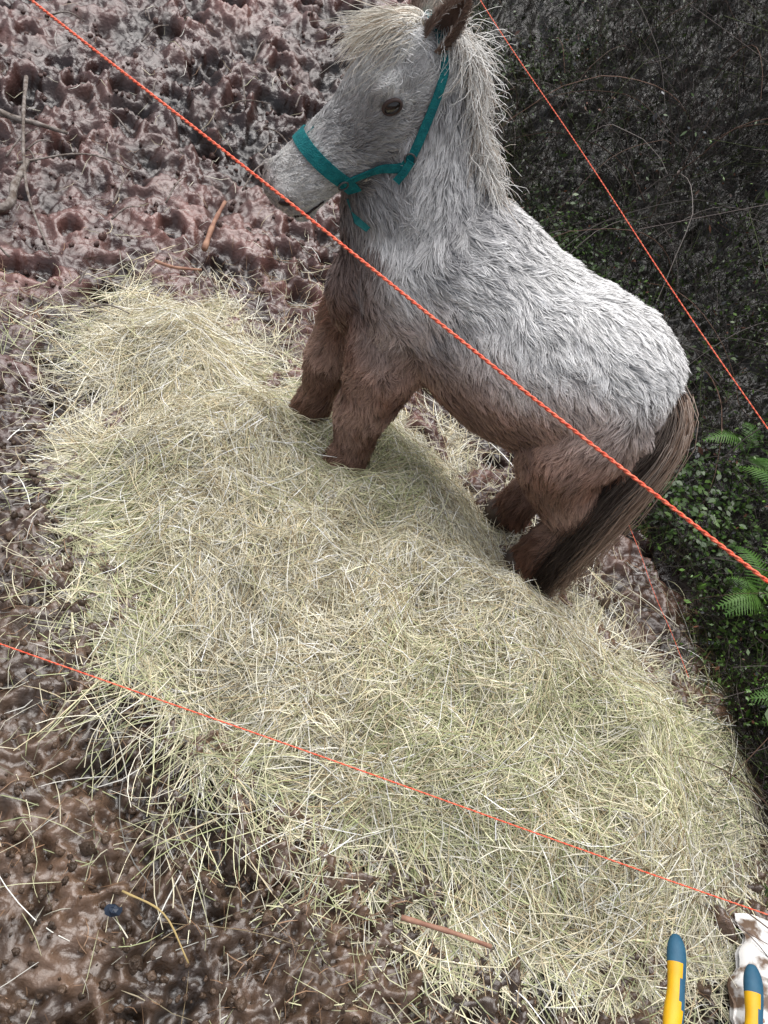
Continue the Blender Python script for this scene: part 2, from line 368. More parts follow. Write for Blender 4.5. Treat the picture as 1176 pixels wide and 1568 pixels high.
def fur_cols(p,n,g):
    x,y,z=p.T
    nz=fbm(x*7,y*7,z*7,seed=201);nz2=fbm(x*25,y*25,z*25,seed=202);nz3=fbm(x*14,y*14,z*14,seed=205)
    white=np.array([.96,.95,.94]);cream=np.array([.84,.71,.66]);tan=np.array([.62,.40,.32]);red=np.array([.36,.18,.12]);grey=np.array([.44,.43,.44])
    k=z+.14*(nz-.5)+.10*n[:,2]-.02*x
    c=mix(red,tan,sstep(.36,.50,k)[:,None]);c=mix(c,cream,sstep(.47,.61,k)[:,None]);c=mix(c,white,sstep(.57,.73,k)[:,None])
    thr=np.where(z>.7,-.20,-.13)
    fr=sstep(0,.11,thr-x+.07*(nz-.5))*sstep(1.06,.86,z)
    fr=fr*(g!=2)
    dkc=mix(np.array([.26,.125,.08]),np.array([.23,.145,.115]),sstep(.50,.85,z)[:,None])
    c=mix(c,dkc,(fr*.9)[:,None])
    sh_=sstep(.14,-.06,x)*sstep(.44,.60,z)*(g!=2)
    c=mix(c,grey*1.05,(sh_*(.20+.55*sstep(.45,.60,nz3)))[:,None])
    c=mix(c,tan*.55,(sstep(.53,.64,nz3)*sstep(.64,.44,z)*.65)[:,None])
    m=(g==3);kk=sstep(.03,.30,z+.1*(nz-.5))
    cl=mix(red*.65,tan*.85,(kk*(.2+.8*sstep(.42,.58,nz3)))[:,None]);c=np.where((m&(z<.44))[:,None],mix(cl,c,sstep(.33,.44,z)[:,None]),c)
    q=p-P0n;a=q@hdn;u=q@hDn
    hc=mix(np.array([.92,.91,.89]),grey*1.0,(sstep(.45,.58,nz3)*.6)[:,None])
    hc=mix(hc,np.array([.94,.93,.90]),(sstep(.01,.05,u)*.5)[:,None])
    hc=mix(hc,grey*.55,(np.exp(-((a-.20)/.055)**2-((u+.03)/.04)**2)*.6)[:,None])
    hc=mix(hc,np.array([.95,.93,.90]),(sstep(.265,.30,a)*(1-.35*sstep(.5,.6,nz2)))[:,None])
    hc=mix(hc,np.array([.48,.39,.37]),(sstep(.355,.385,a+.04*(nz3-.5))*.7*sstep(-.09,-.03,u))[:,None])
    hc=mix(hc,np.array([.40,.27,.22]),(sstep(-.085,-.125,u)*.75*sstep(.28,.24,a))[:,None])
    c=np.where((g==2)[:,None],hc,c)
    return c*(.82+.36*nz2)[:,None]
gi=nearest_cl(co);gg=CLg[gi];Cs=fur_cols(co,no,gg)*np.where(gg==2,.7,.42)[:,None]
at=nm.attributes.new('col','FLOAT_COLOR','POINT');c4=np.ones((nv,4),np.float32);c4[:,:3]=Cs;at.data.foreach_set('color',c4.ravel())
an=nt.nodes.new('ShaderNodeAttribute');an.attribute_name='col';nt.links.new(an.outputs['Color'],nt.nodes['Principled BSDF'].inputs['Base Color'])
A=co[tri[:,0]];B=co[tri[:,1]];Cc=co[tri[:,2]]
ar=np.linalg.norm(np.cross(B-A,Cc-A),axis=1)
tc_=(A+B+Cc)/3;gt=CLg[nearest_cl(tc_)]
wt=ar*np.where(gt==2,2.6,1.0)*np.where(tc_[:,2]<.02,.05,1)
N=220000
ti=rng.choice(len(tri),N,p=wt/wt.sum());r1=np.sqrt(rng.random(N));r2=rng.random(N)
bc=np.stack([1-r1,r1*(1-r2),r1*r2],1)
root=(co[tri[ti]]*bc[...,None]).sum(1);rn=norm((no[tri[ti]]*bc[...,None]).sum(1))
ci=nearest_cl(root);g=CLg[ci];flow=CLf[ci].copy()
keep=(np.linalg.norm(root-np.array(EYE),axis=1)>.0165)&(np.linalg.norm(root-np.array(EYE2),axis=1)>.0165)&(np.linalg.norm(root-np.array(NOS),axis=1)>.011)&(root[:,2]>.015)
root,rn,g,flow,ci=root[keep],rn[keep],g[keep],flow[keep],ci[keep];N=len(root)
def swirl(f,s0): return np.stack([fbm(root[:,0]*f,root[:,1]*f,root[:,2]*f,seed=s_)-.5 for s_ in(s0,s0+10,s0+20)],1)
flow=norm(flow+swirl(5,301)*1.0+swirl(20,341)*1.9+rng.normal(0,.18,(N,3)))
tan=norm(flow-rn*(flow*rn).sum(1,keepdims=True))
ah=((root-P0n)@hdn)
Ln=np.where(g==2,.016,np.where(g==1,.030,np.where(g==3,.028,.029)))
Ln=np.where(g==2,Ln*(1-.6*sstep(.22,.34,ah))+.010*sstep(.08,0,ah),Ln)
Ln=np.where((g==2)&(np.linalg.norm(root-np.array(EYE),axis=1)<.035),Ln*.6,Ln)
Ln=Ln*rng.uniform(.5,1.3,N)*(.65+.7*fbm(root[:,0]*12,root[:,1]*12,root[:,2]*12,seed=310))
belly=sstep(-.2,-.8,rn[:,2])*(g==0);Ln=Ln*(1+.8*belly)
lift=np.where(g==2,.28,.30)*rng.uniform(.5,1.4,N)
K=5;t=np.linspace(0,1,K)
P=root[:,None]+Ln[:,None,None]*(tan[:,None]*t[None,:,None]+rn[:,None]*((lift[:,None]*(t-.45*t**2))[...,None]))
nc=N//24
cs=rng.choice(N,nc,replace=False)
kd=kdtree.KDTree(nc)
for j,i in enumerate(cs): kd.insert(root[i]+rng.normal(0,.0025,3),j)
kd.balance()
jit=root+rng.normal(0,.0016,(N,3))+swirl(60,371)*.014+tan*rng.normal(0,.005,(N,1))
own=np.array([kd.find(r)[1] for r in jit]);oi=cs[own]
dvec=P[oi]+rn[oi][:,None]*(t[None,:,None]**2)*.003-P
along=(dvec*tan[:,None]).sum(2,keepdims=True)
dvec=dvec-tan[:,None]*along*.70
cstr=(rng.uniform(.5,1.05,nc)[own]*rng.uniform(.75,1.05,N))*np.where(rng.random(N)<.12,.2,1)
same=(np.linalg.norm(root[oi]-root,axis=1)<.03)[:,None,None]
P=np.where(same,P+dvec*cstr[:,None,None]*(t[None,:,None]**.9),P)
cl_b=rng.uniform(.80,1.08,nc)[own]*rng.uniform(.85,1.1,N)
wav=swirl(45,401)
P+=(rng.normal(0,.0006,P.shape)+wav[:,None]*.016*np.sin(t*3.1)[None,:,None])*t[None,:,None]
fc=fur_cols(root,rn,g)*cl_b[:,None]
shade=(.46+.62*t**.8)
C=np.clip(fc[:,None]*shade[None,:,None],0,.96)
R=np.repeat((.00078*np.where(g==2,.85,1.0)*rng.uniform(.7,1.2,N))[:,None],K,1)*np.array([1,1,.9,.7,.2])[None]
furm=mat('pony_fur',attr='col',rough=.38,spec=.45)
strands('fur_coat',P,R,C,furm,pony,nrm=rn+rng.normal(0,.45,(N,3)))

def long_hair(name,roots,dirs,Ls,cols,rad=.0011,K=9,grav=1.0,curl=.25,clump=30,off=.012):
    N=len(roots);P=np.zeros((N,K,3));P[:,0]=roots
    cid=rng.integers(0,max(1,N//clump),N)
    v=norm(dirs);wig=rng.normal(0,1,(N//clump+1,K,3))[cid]*curl+rng.normal(0,curl*.35,(N,K,3))
    offs=off*(.8+1.0*rng.random(N))
    for k in range(1,K):
        v=norm(v+np.array([0,0,-1])*grav*.35+wig[:,k]*.5)
        P[:,k]=P[:,k-1]+v*(Ls/(K-1))[:,None]
        for i in range(N):
            loc,nn,_,dd=bvh.find_nearest(P[i,k],.06)
            if loc is not None:
                q=Vector(P[i,k])-loc
                if q.dot(nn)<offs[i]: P[i,k]=np.array(loc+nn*offs[i])
    R=rad*np.ones((N,K))*np.linspace(1,.35,K)[None]
    C=np.repeat(cols[:,None],K,1)*np.linspace(.75,1.05,K)[None,:,None]
    return strands(name,P,R,np.clip(C,0,.93),furm,pony,tube=True)
def near_surf(p):
    loc,nn,_,_=bvh.find_nearest(Vector(p));return np.array(loc),np.array(nn)
N=2600
tt=rng.random(N)**.85;crest=catmull([(-.03,1.54,.86),(-.090,1.54,.92),(-.13,1.535,.99),(-.17,1.53,1.06),(-.21,1.52,1.11)],10)
cr=np.array([tuple(c) for c in crest])
fi=tt*(len(cr)-1);i0=fi.astype(int).clip(0,len(cr)-2);cp=cr[i0]+(cr[i0+1]-cr[i0])*(fi-i0)[:,None]
rt=np.array([near_surf(p+rng.normal(0,.014,3))[0] for p in cp])
side=np.where(rng.random(N)<.5,-1,1)
dirs=np.stack([.55+rng.normal(0,.4,N),side*.50+rng.normal(0,.35,N),.10+rng.normal(0,.35,N)],1)
bl=rng.random(N);cols=np.where(bl[:,None]<.78,np.array([.92,.90,.86]),np.where(bl[:,None]<.92,np.array([.62,.54,.46]),np.array([.30,.22,.17])))*rng.uniform(.75,1.1,N)[:,None]
long_hair('mane',rt,dirs,rng.uniform(.030,.105,N),cols,rad=.0009,grav=.7,clump=10,curl=.40,off=.009)
N=950
rt=np.array([near_surf(np.array(HP(rng.uniform(-.03,.03),rng.normal(0,.030),.06)))[0] for _ in range(N)])
f=np.array(hl)*-1
dirs=np.array(hd)*.95-np.array(hD)*.05+f*.75+rng.normal(0,.15,(N,3))
bl=rng.random(N);cols=np.where(bl[:,None]<.75,np.array([.92,.87,.77]),np.array([.60,.49,.37]))*rng.uniform(.75,1.1,N)[:,None]
long_hair('forelock',rt,dirs,rng.uniform(.06,.17,N),cols,rad=.0008,grav=.10,curl=.24,clump=10,off=.006)
# tail
N=2400
tp=catmull([(.460,1.465,.640),(.508,1.45,.585),(.520,1.42,.50),(.500,1.39,.38),(.475,1.36,.25),(.462,1.342,.12),(.452,1.335,.02)],8)
tn=np.array([tuple(c) for c in tp]);KK=9
st=rng.uniform(0,.30,N);en=rng.uniform(.70,1.03,N)
ff=(st[:,None]+(en-st)[:,None]*np.linspace(0,1,KK)[None])*(len(tn)-1);i0=ff.astype(int).clip(0,len(tn)-2)
Pb=tn[i0]+(tn[i0+1]-tn[i0])*np.minimum(ff-i0,1.5)[...,None]
off=rng.normal(0,1,(N,3))*np.array([.014,.013,.008]);spread=(.6+.8*np.sin(np.clip(ff/(len(tn)-1),0,1)*math.pi*.75))
cw=rng.normal(0,.010,(N//12+1,KK,3))[rng.integers(0,N//12+1,N)]
P=Pb+off[:,None]*spread[...,None]+cw*np.linspace(0,1,KK)[None,:,None]
P[...,2]=np.maximum(P[...,2],.012)
cA=np.array([.04,.025,.02]);cB=np.array([.42,.29,.22]);cW=np.array([.70,.58,.50])
ox=off[:,0]/.014
wB=sstep(-.2,.8,ox+rng.normal(0,.4,N));cols=mix(cA,cB,wB[:,None])*rng.uniform(.7,1.2,N)[:,None];C=np.repeat(cols[:,None],KK,1)
topw=np.exp(-np.linspace(0,1,KK)*4)[None,:,None]*(rng.random(N)<.7)[:,None,None];C=mix(C,cW,topw)
strands('tail',P,np.ones((N,KK))*.0010*np.linspace(1,.5,KK),C,furm,pony,tube=True)
V=[];F=[];tube_geo(tp[:30],[.022]*6+[.016]*24,[.020]*6+[.014]*24,None,V,F,12);mesh_obj('tail_dock',V,F,mat('tail_core',(.06,.04,.033)),pony)

# ears
earm=mat('ear_skin',(.17,.11,.085),rough=.7,col2=(.27,.19,.15),vscale=40)
for sg,nm_ in((1,'ear_left'),(-1,'ear_right')):
    b0=HP(.005,sg*.045,.020);tipd=(hD*.35-hd*1.0+hl*sg*.22).normalized()
    openv=(hl*sg*.75+hd*.45+hD*.35);openv=(openv-tipd*openv.dot(tipd)).normalized();sv=tipd.cross(openv).normalized()
    V=[];F=[];Lh=.092;nu=12;nvv=9
    for layer in(0,1):
        for j in range(nvv+1):
            q=j/nvv;w=(.026*math.sin(math.pi*min(1,.30+q*.70))**.75)*(1 if layer==0 else .84)
            for i in range(nu+1):
                an_=D2R(-145+290*i/nu)
                V.append(b0+tipd*(Lh*q)-openv*(math.cos(an_)*w*.8)+sv*(math.sin(an_)*w)+openv*(.012*q*q))
    o=(nu+1)*(nvv+1)
    for l in(0,o):
        for j in range(nvv):
            for i in range(nu):
                a_=l+j*(nu+1)+i;F.append((a_,a_+1,a_+nu+2,a_+nu+1))
    for j in range(nvv):
        for i in(0,nu):
            a_=j*(nu+1)+i;F.append((a_,a_+nu+1,a_+nu+1+o,a_+o))
    e=mesh_obj(nm_,V,F,earm,pony)
    Nn=6000;ii=rng.integers(0,nu,Nn);jj=rng.integers(0,nvv,Nn);fr_=rng.random(Nn);fr2=rng.random(Nn)
    VA=np.array([tuple(v) for v in V[:o]])
    p=VA[jj*(nu+1)+ii]*(1-fr_)[:,None]+VA[jj*(nu+1)+ii+1]*fr_[:,None]
    p=p*(1-fr2)[:,None]+(VA[(jj+1)*(nu+1)+ii]*(1-fr_)[:,None]+VA[(jj+1)*(nu+1)+ii+1]*fr_[:,None])*fr2[:,None]
    cen=np.array(b0)[None]+((p-np.array(b0))@np.array(tipd))[:,None]*np.array(tipd)
    nn=norm(p-cen);tq=np.linspace(0,1,4)
    inside=rng.random(Nn)<.35;nn=np.where(inside[:,None],-nn,nn)
    P=p[:,None]+tq[None,:,None]*(norm(np.array(tipd)*.9+nn*.35+rng.normal(0,.25,(Nn,3)))*rng.uniform(.006,.015,Nn)[:,None])[:,None]
    c=mix(np.array([.28,.19,.15]),np.array([.72,.64,.57]),sstep(-.2,.8,-(nn@np.array(openv)))[:,None])*rng.uniform(.6,1.2,Nn)[:,None]
    strands(nm_+'_fur',P,np.ones((Nn,4))*.0005,np.repeat(c[:,None],4,1),furm,pony,nrm=nn)
eyem=mat('eye_ball',(.012,.007,.005),rough=.04,spec=.9);lidm=mat('eye_lid',(.05,.033,.03),rough=.5,col2=(.09,.06,.055),vscale=60)
nosm=mat('nostril',(.03,.018,.018),rough=.5)
for (pt,nn),nme in(((EYE,eyen),'eye_left'),((EYE2,eyen2),'eye_right')):
    t1=(hd-nn*hd.dot(nn)).normalized();t2=nn.cross(t1).normalized()
    V=[];F=[];ell_geo(pt-nn*.001,(t1,t2,nn),(.0165,.0130,.0125),V,F,24,16);mesh_obj(nme,V,F,eyem,pony)
    V=[];F=[]
    for i in range(28):
        a_=2*math.pi*i/28
        for k in range(10):
            b_=2*math.pi*k/10;lr=.0022+.0016*abs(math.sin(a_))
            V.append(pt+nn*(.003+math.sin(b_)*lr)+t1*(math.cos(a_)*(.0172+math.cos(b_)*lr))+t2*(math.sin(a_)*(.0124+math.cos(b_)*lr)))
    for i in range(28):
        for k in range(10): F.append((i*10+k,i*10+(k+1)%10,((i+1)%28)*10+(k+1)%10,((i+1)%28)*10+k))
    mesh_obj(nme+'_lid',V,F,lidm,pony)
for (pt,nn),nme in(((NOS,nosn),'nostril_left'),((NOS2,nosn2),'nostril_right')):
    t1=(hD-nn*hD.dot(nn)+hd*.6).normalized();t2=nn.cross(t1).normalized()
    V=[];F=[];ell_geo(pt+nn*.0015,(t1,t2,nn),(.0150,.0080,.005),V,F);mesh_obj(nme,V,F,nosm,pony)
mp=[surf(a_,D2R(g_),-.06) for a_,g_ in((.385,-12),(.365,-18),(.345,-20),(.322,-21))]
V=[];F=[];pp=catmull([q[0]+q[1]*.003 for q in mp],5);tube_geo(pp,[.0022]*len(pp),[.0022]*len(pp),None,V,F,8);mesh_obj('mouth',V,F,nosm,pony)
hoofm=mat('hoof',(.05,.035,.03),rough=.5,col2=(.09,.065,.05),vscale=30)
for i,(x_,y_) in enumerate(((-.158,1.42),(-.311,1.575),(.395,1.39),(.317,1.55))):
    V=[];F=[];tube_geo([Vector((x_-.008,y_,-.012)),Vector((x_-.004,y_,.015)),Vector((x_+.002,y_,.045))],[.060,.056,.048],[.058,.054,.047],(0,1,0),V,F,20)
    mesh_obj(f'hoof_{i+1}',V,F,hoofm,pony)

# ---------------------------------------------------------------- halter
teal=mat('halter_webbing',(.0,.13,.15),rough=.6,col2=(.005,.20,.21),vscale=90,bump=.5,bscale=400)
metal=mat('halter_buckle',(.08,.08,.08),rough=.35)
def ribbon(name,pn,width,thick,m,parent,closed=False):
    pts=[p for p,_ in pn];n=len(pts);V=[];F=[]
    for i,(p,nn) in enumerate(pn):
        a_=pts[(i-1)%n] if closed or i>0 else p;b_=pts[(i+1)%n] if closed or i<n-1 else p
        t=(b_-a_).normalized();w=nn.cross(t).normalized()*width/2;h=nn*thick
        V+= [p-w,p+w,p+w+h,p-w+h]
    m_=n if closed else n-1
    for i in range(m_):
        a_=4*i;b_=4*((i+1)%n)
        for k in range(4): F.append((a_+k,a_+(k+1)%4,b_+(k+1)%4,b_+k))
    if not closed: F+=[(0,1,2,3),(4*n-1,4*n-2,4*n-3,4*n-4)]
    o=mesh_obj(name,V,F,m,parent,smooth=False);bv=o.modifiers.new('b','BEVEL');bv.width=.0008;return o
def smooth_pn(pn,closed=False,it=3):
    for _ in range(it):
        q=[];n=len(pn)
        for i in range(n):
            if not closed and i in(0,n-1): q.append(pn[i]);continue
            a_=pn[(i-1)%n];b_=pn[i];c_=pn[(i+1)%n]
            q.append(((a_[0]+b_[0]*2+c_[0])/4,(a_[1]+b_[1]*2+c_[1]).normalized()))
        pn=q
    return pn
OFF=.0065
pn=[]
for i in range(48):
    an_=2*math.pi*i/48;p,nn=surf(.272+.010*math.sin(an_),an_);pn.append((p+nn*OFF,nn))
halter=empty('halter')
ribbon('noseband',smooth_pn(pn,True),.027,.003,teal,halter,True)
def strap(name,wp,width=.017,off=OFF):
    way=catmull([Vector((a_,g_,0)) for a_,g_ in wp],8);pn=[]
    for w in way:
        p,nn=surf(w.x,D2R(w.y));pn.append((p+nn*off,nn))
    return ribbon(name,smooth_pn(pn,it=4),width,.003,teal,halter)
strap('cheek_strap_left',[(.272,-36),(.235,-42),(.18,-46),(.135,-40),(.085,-24),(.045,-6),(.01,15),(-.008,45),(-.012,90)])
strap('cheek_strap_right',[(.272,216),(.235,222),(.18,226),(.135,220),(.085,204),(.045,186),(.01,165),(-.008,135),(-.012,90)])
p,nn=surf(.14,D2R(-42));q=p+nn*.012
ribbon('strap_end',[(q,nn),(q+Vector((-.006,-.002,-.022)),nn),(q+Vector((-.016,-.002,-.045)),nn)],.015,.003,teal,halter)
p,nn=surf(.285,D2R(-60));q=p+nn*.012
ribbon('chin_strap',[(q+Vector((.0,.0,0)),nn),(q+Vector((.012,-.004,-.018)),nn),(q+Vector((.03,-.008,-.03)),nn),(q+Vector((.055,-.012,-.036)),nn)],.018,.003,mat('halter_wet',(.005,.10,.10),rough=.6),halter)
for a_,g_ in((.272,-36),(.14,-41)):
    p,nn=surf(a_,D2R(g_));t1=(hd-nn*hd.dot(nn)).normalized();t2=nn.cross(t1)
    c=p+nn*(OFF+.004);V=[];F=[]
    for i in range(24):
        A_=2*math.pi*i/24
        for k in range(8):
            B_=2*math.pi*k/8;rr=.010+math.cos(B_)*.0018;V.append(c+t1*(rr*math.cos(A_))+t2*(rr*math.sin(A_))+nn*(math.sin(B_)*.0018))
    for i in range(24):
        for k in range(8): F.append((i*8+k,i*8+(k+1)%8,((i+1)%24)*8+(k+1)%8,((i+1)%24)*8+k))
    mesh_obj('ring',V,F,metal,halter)

# ---------------------------------------------------------------- ropes
ropem=mat('orange_rope',(.70,.055,.022),col2=(.85,.24,.14),vscale=260,rough=.5)
def rope(A_,B_,sag=.01,r=.0018,ext=1.3,name='electric_fence_rope'):
    A_=Vector(A_);B_=Vector(B_);d=B_-A_;A2=A_-d*ext*.5;B2=B_+d*ext*.5
    L=(B2-A2).length;n=int(L/.004);V=[];F=[];ns=5
    t=(B2-A2).normalized();s1=t.cross(Vector((0,0,1))).normalized();s2=s1.cross(t)
    for st_ in(0,math.pi):
        base=len(V)
        for i in range(n+1):
            f_=i/n;p=A2.lerp(B2,f_)+Vector((0,0,-sag*(1-(2*f_-1)**2)+sag*.7+.0025*math.sin(f_*17)));ph=st_+f_*L/.013*2*math.pi*.5
            c=p+s1*(math.cos(ph)*r*.75)+s2*(math.sin(ph)*r*.75)
            for k in range(ns):
                a_=2*math.pi*k/ns;V.append(c+s1*(math.cos(a_)*r)+s2*(math.sin(a_)*r))
        for i in range(n):
            for k in range(ns):
                a_=base+i*ns+k;b_=base+i*ns+(k+1)%ns;F.append((a_,b_,b_+ns,a_+ns))
    return mesh_obj(name,V,F,ropem)
rope((-1.02,1.534,.85),(.489,.747,.85),r=.0018)
rope((-.524,.565,.23),(.896,.631,.23),r=.0009)
rope((-.263,2.63,.85),(.64,1.36,.685),r=.0009,ext=.9)
rope((.62,1.75,.06),(.80,1.35,.04),r=.0005,ext=.6)

# ---------------------------------------------------------------- thicket
th=empty('bramble_thicket')
def veg_h(x,y):
    s=s_edge(x,y);return (.08+.62*sstep(.0,1.1,s)+.35*sstep(.8,2.5,s))*(.12+1.75*sstep(.28,.72,fbm(x*1.9,y*1.9,seed=401)))
def sample_th(N,smax=4.5,pw=1.5):
    y=.2+6.5*rng.random(N)**1.25;s=smax*rng.random(N)**pw-.03
    x=np.interp(y,EY,EX)+s/.94;return x,y
N=44000;x,y=sample_th(N);K=6
h=veg_h(x,y);z0=ground_z(x,y,False)
Ls=h*rng.uniform(.5,1.25,N)+.08
d=np.stack([rng.normal(0,.5,N),rng.normal(0,.5,N),np.abs(rng.normal(.9,.35,N))],1);v=norm(d);P=np.zeros((N,K,3));P[:,0]=np.stack([x,y,z0+h*rng.uniform(0,.5,N)],1)
for k in range(1,K):
    v=norm(v+rng.normal(0,.2,(N,3))+np.array([0,0,-.10]));P[:,k]=P[:,k-1]+v*(Ls/(K-1))[:,None]
tp_=rng.random(N);c=np.where(tp_[:,None]<.6,np.array([.026,.021,.018]),np.where(tp_[:,None]<.86,np.array([.095,.076,.072]),np.array([.07,.09,.03])))*rng.uniform(.5,1.6,N)[:,None]
up=np.linspace(.25,1.15,K)[None,:,None]  # depth shade painted along each twig: dark base, brighter tip
twm=mat('twig',attr='col',rough=.6,spec=.3)
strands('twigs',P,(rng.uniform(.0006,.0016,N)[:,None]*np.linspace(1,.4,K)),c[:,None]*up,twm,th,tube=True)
N=250000;ti=rng.integers(0,len(P),N);fk=rng.uniform(1.0,K-1.01,N);i0=fk.astype(int)
pp=P[ti,i0]+(P[ti,i0+1]-P[ti,i0])*(fk-i0)[:,None]+rng.normal(0,.010,(N,3))
dens=sstep(.43,.54,fbm(pp[:,0]*4,pp[:,1]*4,pp[:,2]*4,seed=410));kp=rng.random(N)<.07+.93*dens;pp=pp[kp];fk=fk[kp];N=len(pp)
a1=norm(rng.normal(0,1,(N,3)));a2=norm(np.cross(a1,rng.normal(0,1,(N,3))));sz=rng.uniform(.003,.009,N)[:,None]
sz[rng.random(N)<.08]*=2
Vq=np.stack([pp-a1*sz,pp+a2*sz*.5,pp+a1*sz,pp-a2*sz*.5],1).reshape(-1,3)
sg=s_edge(pp[:,0],pp[:,1]);gr=sstep(.5,.0,sg)*sstep(2.8,1.4,pp[:,1])
pat=np.clip(sstep(.42,.6,fbm(pp[:,0]*1.3,pp[:,1]*1.3,pp[:,2]*1.3,seed=433))+.6*sstep(.8,.2,sg),0,1)
base=mix(np.array([.030,.035,.036]),np.array([.055,.100,.018]),pat[:,None])
base=mix(base,np.array([.065,.135,.02]),gr[:,None])
rr=rng.random(N);base=np.where(rr[:,None]<.05,np.array([.13,.14,.155]),base);base=np.where((rr>.94)[:,None],np.array([.12,.05,.03]),base)
base=base*(.25+.95*(fk/(K-1))**1.5)[:,None]  # shaded gaps painted into leaf colour, darker toward the twig base
leafm=mat('leaf',attr='col',rough=.35,spec=.5)
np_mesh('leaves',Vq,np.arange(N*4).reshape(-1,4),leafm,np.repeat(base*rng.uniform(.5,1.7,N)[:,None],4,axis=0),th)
N=6500;y=rng.uniform(.7,3.0,N);s=np.abs(rng.normal(.03,.20,N));x=np.interp(y,EY,EX)+s
k=fbm(x*5,y*5,seed=455)>.47;x=x[k];y=y[k];N=len(x)
pp=np.stack([x,y,ground_z(x,y,False)+rng.uniform(.01,.16,N)],1)
a1=rng.normal(0,1,(N,3));a1[:,2]*=.35;a1=norm(a1);a2=norm(np.cross(a1,np.array([0,0,1])+rng.normal(0,.35,(N,3))));sz=rng.uniform(.006,.014,N)[:,None]
Vq=np.stack([pp-a1*sz,pp-a1*sz*.2+a2*sz*.55,pp+a1*sz*.5+a2*sz*.4,pp+a1*sz-np.array([0,0,1])*sz*.3,pp+a1*sz*.5-a2*sz*.4,pp-a1*sz*.2-a2*sz*.55],1).reshape(-1,3)
base=mix(np.array([.03,.07,.015]),np.array([.09,.17,.03]),rng.random(N)[:,None]**1.5)*rng.uniform(.4,1.2,N)[:,None]
np_mesh('ground_ivy',Vq,np.arange(N*6).reshape(-1,6),leafm,np.repeat(base,6,axis=0),th)
N=700;x,y=sample_th(N,3.0,1.2);K=14
v=norm(np.stack([rng.normal(-.3,.6,N),rng.normal(-.1,.6,N),rng.uniform(.6,1.3,N)],1));P=np.zeros((N,K,3));P[:,0]=np.stack([x,y,ground_z(x,y,False)+veg_h(x,y)*.5],1)
Ls=rng.uniform(.35,1.0,N)
for k in range(1,K):
    v=norm(v+np.array([0,0,-.16])+rng.normal(0,.07,(N,3)));P[:,k]=P[:,k-1]+v*(Ls/(K-1))[:,None]
P[...,2]=np.maximum(P[...,2],ground_z(P[...,0].ravel(),P[...,1].ravel(),False).reshape(P.shape[:2])+.05)
c=np.where(rng.random(N)[:,None]<.5,np.array([.12,.07,.05]),np.array([.16,.14,.13]))*rng.uniform(.5,1.4,N)[:,None]
inpony=((P[...,0]<.75)&(P[...,1]<2.0)).any(1);P=P[~inpony];c=c[~inpony];N=len(P)
strands('bramble_canes',P,rng.uniform(.0012,.0026,N)[:,None]*np.linspace(1,.4,K),np.repeat(c[:,None],K,1),twm,th,tube=True)
N=9000;y=rng.uniform(.4,6.5,N);s=rng.normal(.03,.09,N);x=np.interp(y,EY,EX)+s
k=fbm(x*4,y*4,seed=420)>.42;x=x[k];y=y[k];N=len(x)
v=norm(np.stack([rng.normal(-.15,.5,N),rng.normal(-.1,.5,N),np.ones(N)],1));P=np.zeros((N,5,3));P[:,0]=np.stack([x,y,ground_z(x,y,False)-.01],1);Ls=rng.uniform(.03,.12,N)
for k in range(1,5):
    P[:,k]=P[:,k-1]+v*(Ls/4)[:,None];v=norm(v+np.array([0,0,-.4])+rng.normal(0,.1,(N,3)))
c=np.where(rng.random(N)[:,None]<.6,np.array([.06,.11,.022]),np.array([.13,.11,.05]))*rng.uniform(.5,1.4,N)[:,None]
strands('bank_grass',P,rng.uniform(.0008,.0020,N)[:,None]*np.linspace(1,.3,5),np.repeat(c[:,None],5,1),twm,nrm=rng.normal(0,1,(N,3)))

# ferns
fernm=mat('fern_leaf',(.04,.11,.018),col2=(.09,.18,.035),vscale=12,rough=.5)
def fern(loc,n,Lf,name='fern'):
    V=[];F=[];loc=Vector(loc)
    for f_ in range(n):
        az=rng.uniform(1.6,5.4);h=Vector((math.cos(az),math.sin(az),0));sd=Vector((-h.y,h.x,0));up=Vector((0,0,1))
        L=Lf*rng.uniform(.7,1.15);M=24
        pts=[loc+h*(L*.8*(i/M))+up*(L*(1.2*(i/M)-1.0*(i/M)**2)) for i in range(M+1)]
        for i in range(4,M+1):
            p=pts[i];t=(pts[min(i+1,M)]-pts[i-1]).normalized();w=L*.26*(1-((i-4)/(M-3)))**.75+.003
            for sg in(1,-1):
                dr=(sd*sg+t*.45-up*.15*rng.random()).normalized();m_=6
                b_=len(V);bw=L*.8/M*.42
                for j in range(m_+1):
                    q=j/m_;hw=bw*(1-q)**.8*(1 if j%2 else .55)+.0004
                    c=p+dr*(w*q)-up*(w*.12*q*q);V+=[c-t*hw,c+t*hw]
                for j in range(m_): F.append((b_+2*j,b_+2*j+1,b_+2*j+3,b_+2*j+2))
        b_=len(V)
        for p in pts: V+=[p-sd*.0012,p+sd*.0012]
        for i in range(M): F.append((b_+2*i,b_+2*i+1,b_+2*i+3,b_+2*i+2))
    return mesh_obj(name,V,F,fernm,smooth=False)
for (x_,y_,n_,l_) in((1.10,1.80,7,.26),(1.03,1.50,6,.2),(1.2,1.35,6,.22),(.98,2.05,6,.2),(1.30,1.65,6,.25),(1.12,1.2,6,.18),(1.15,1.55,6,.2)):
    fern((x_,y_,float(ground_z(np.array([x_]),np.array([y_]),False)[0])+.10),n_,l_)

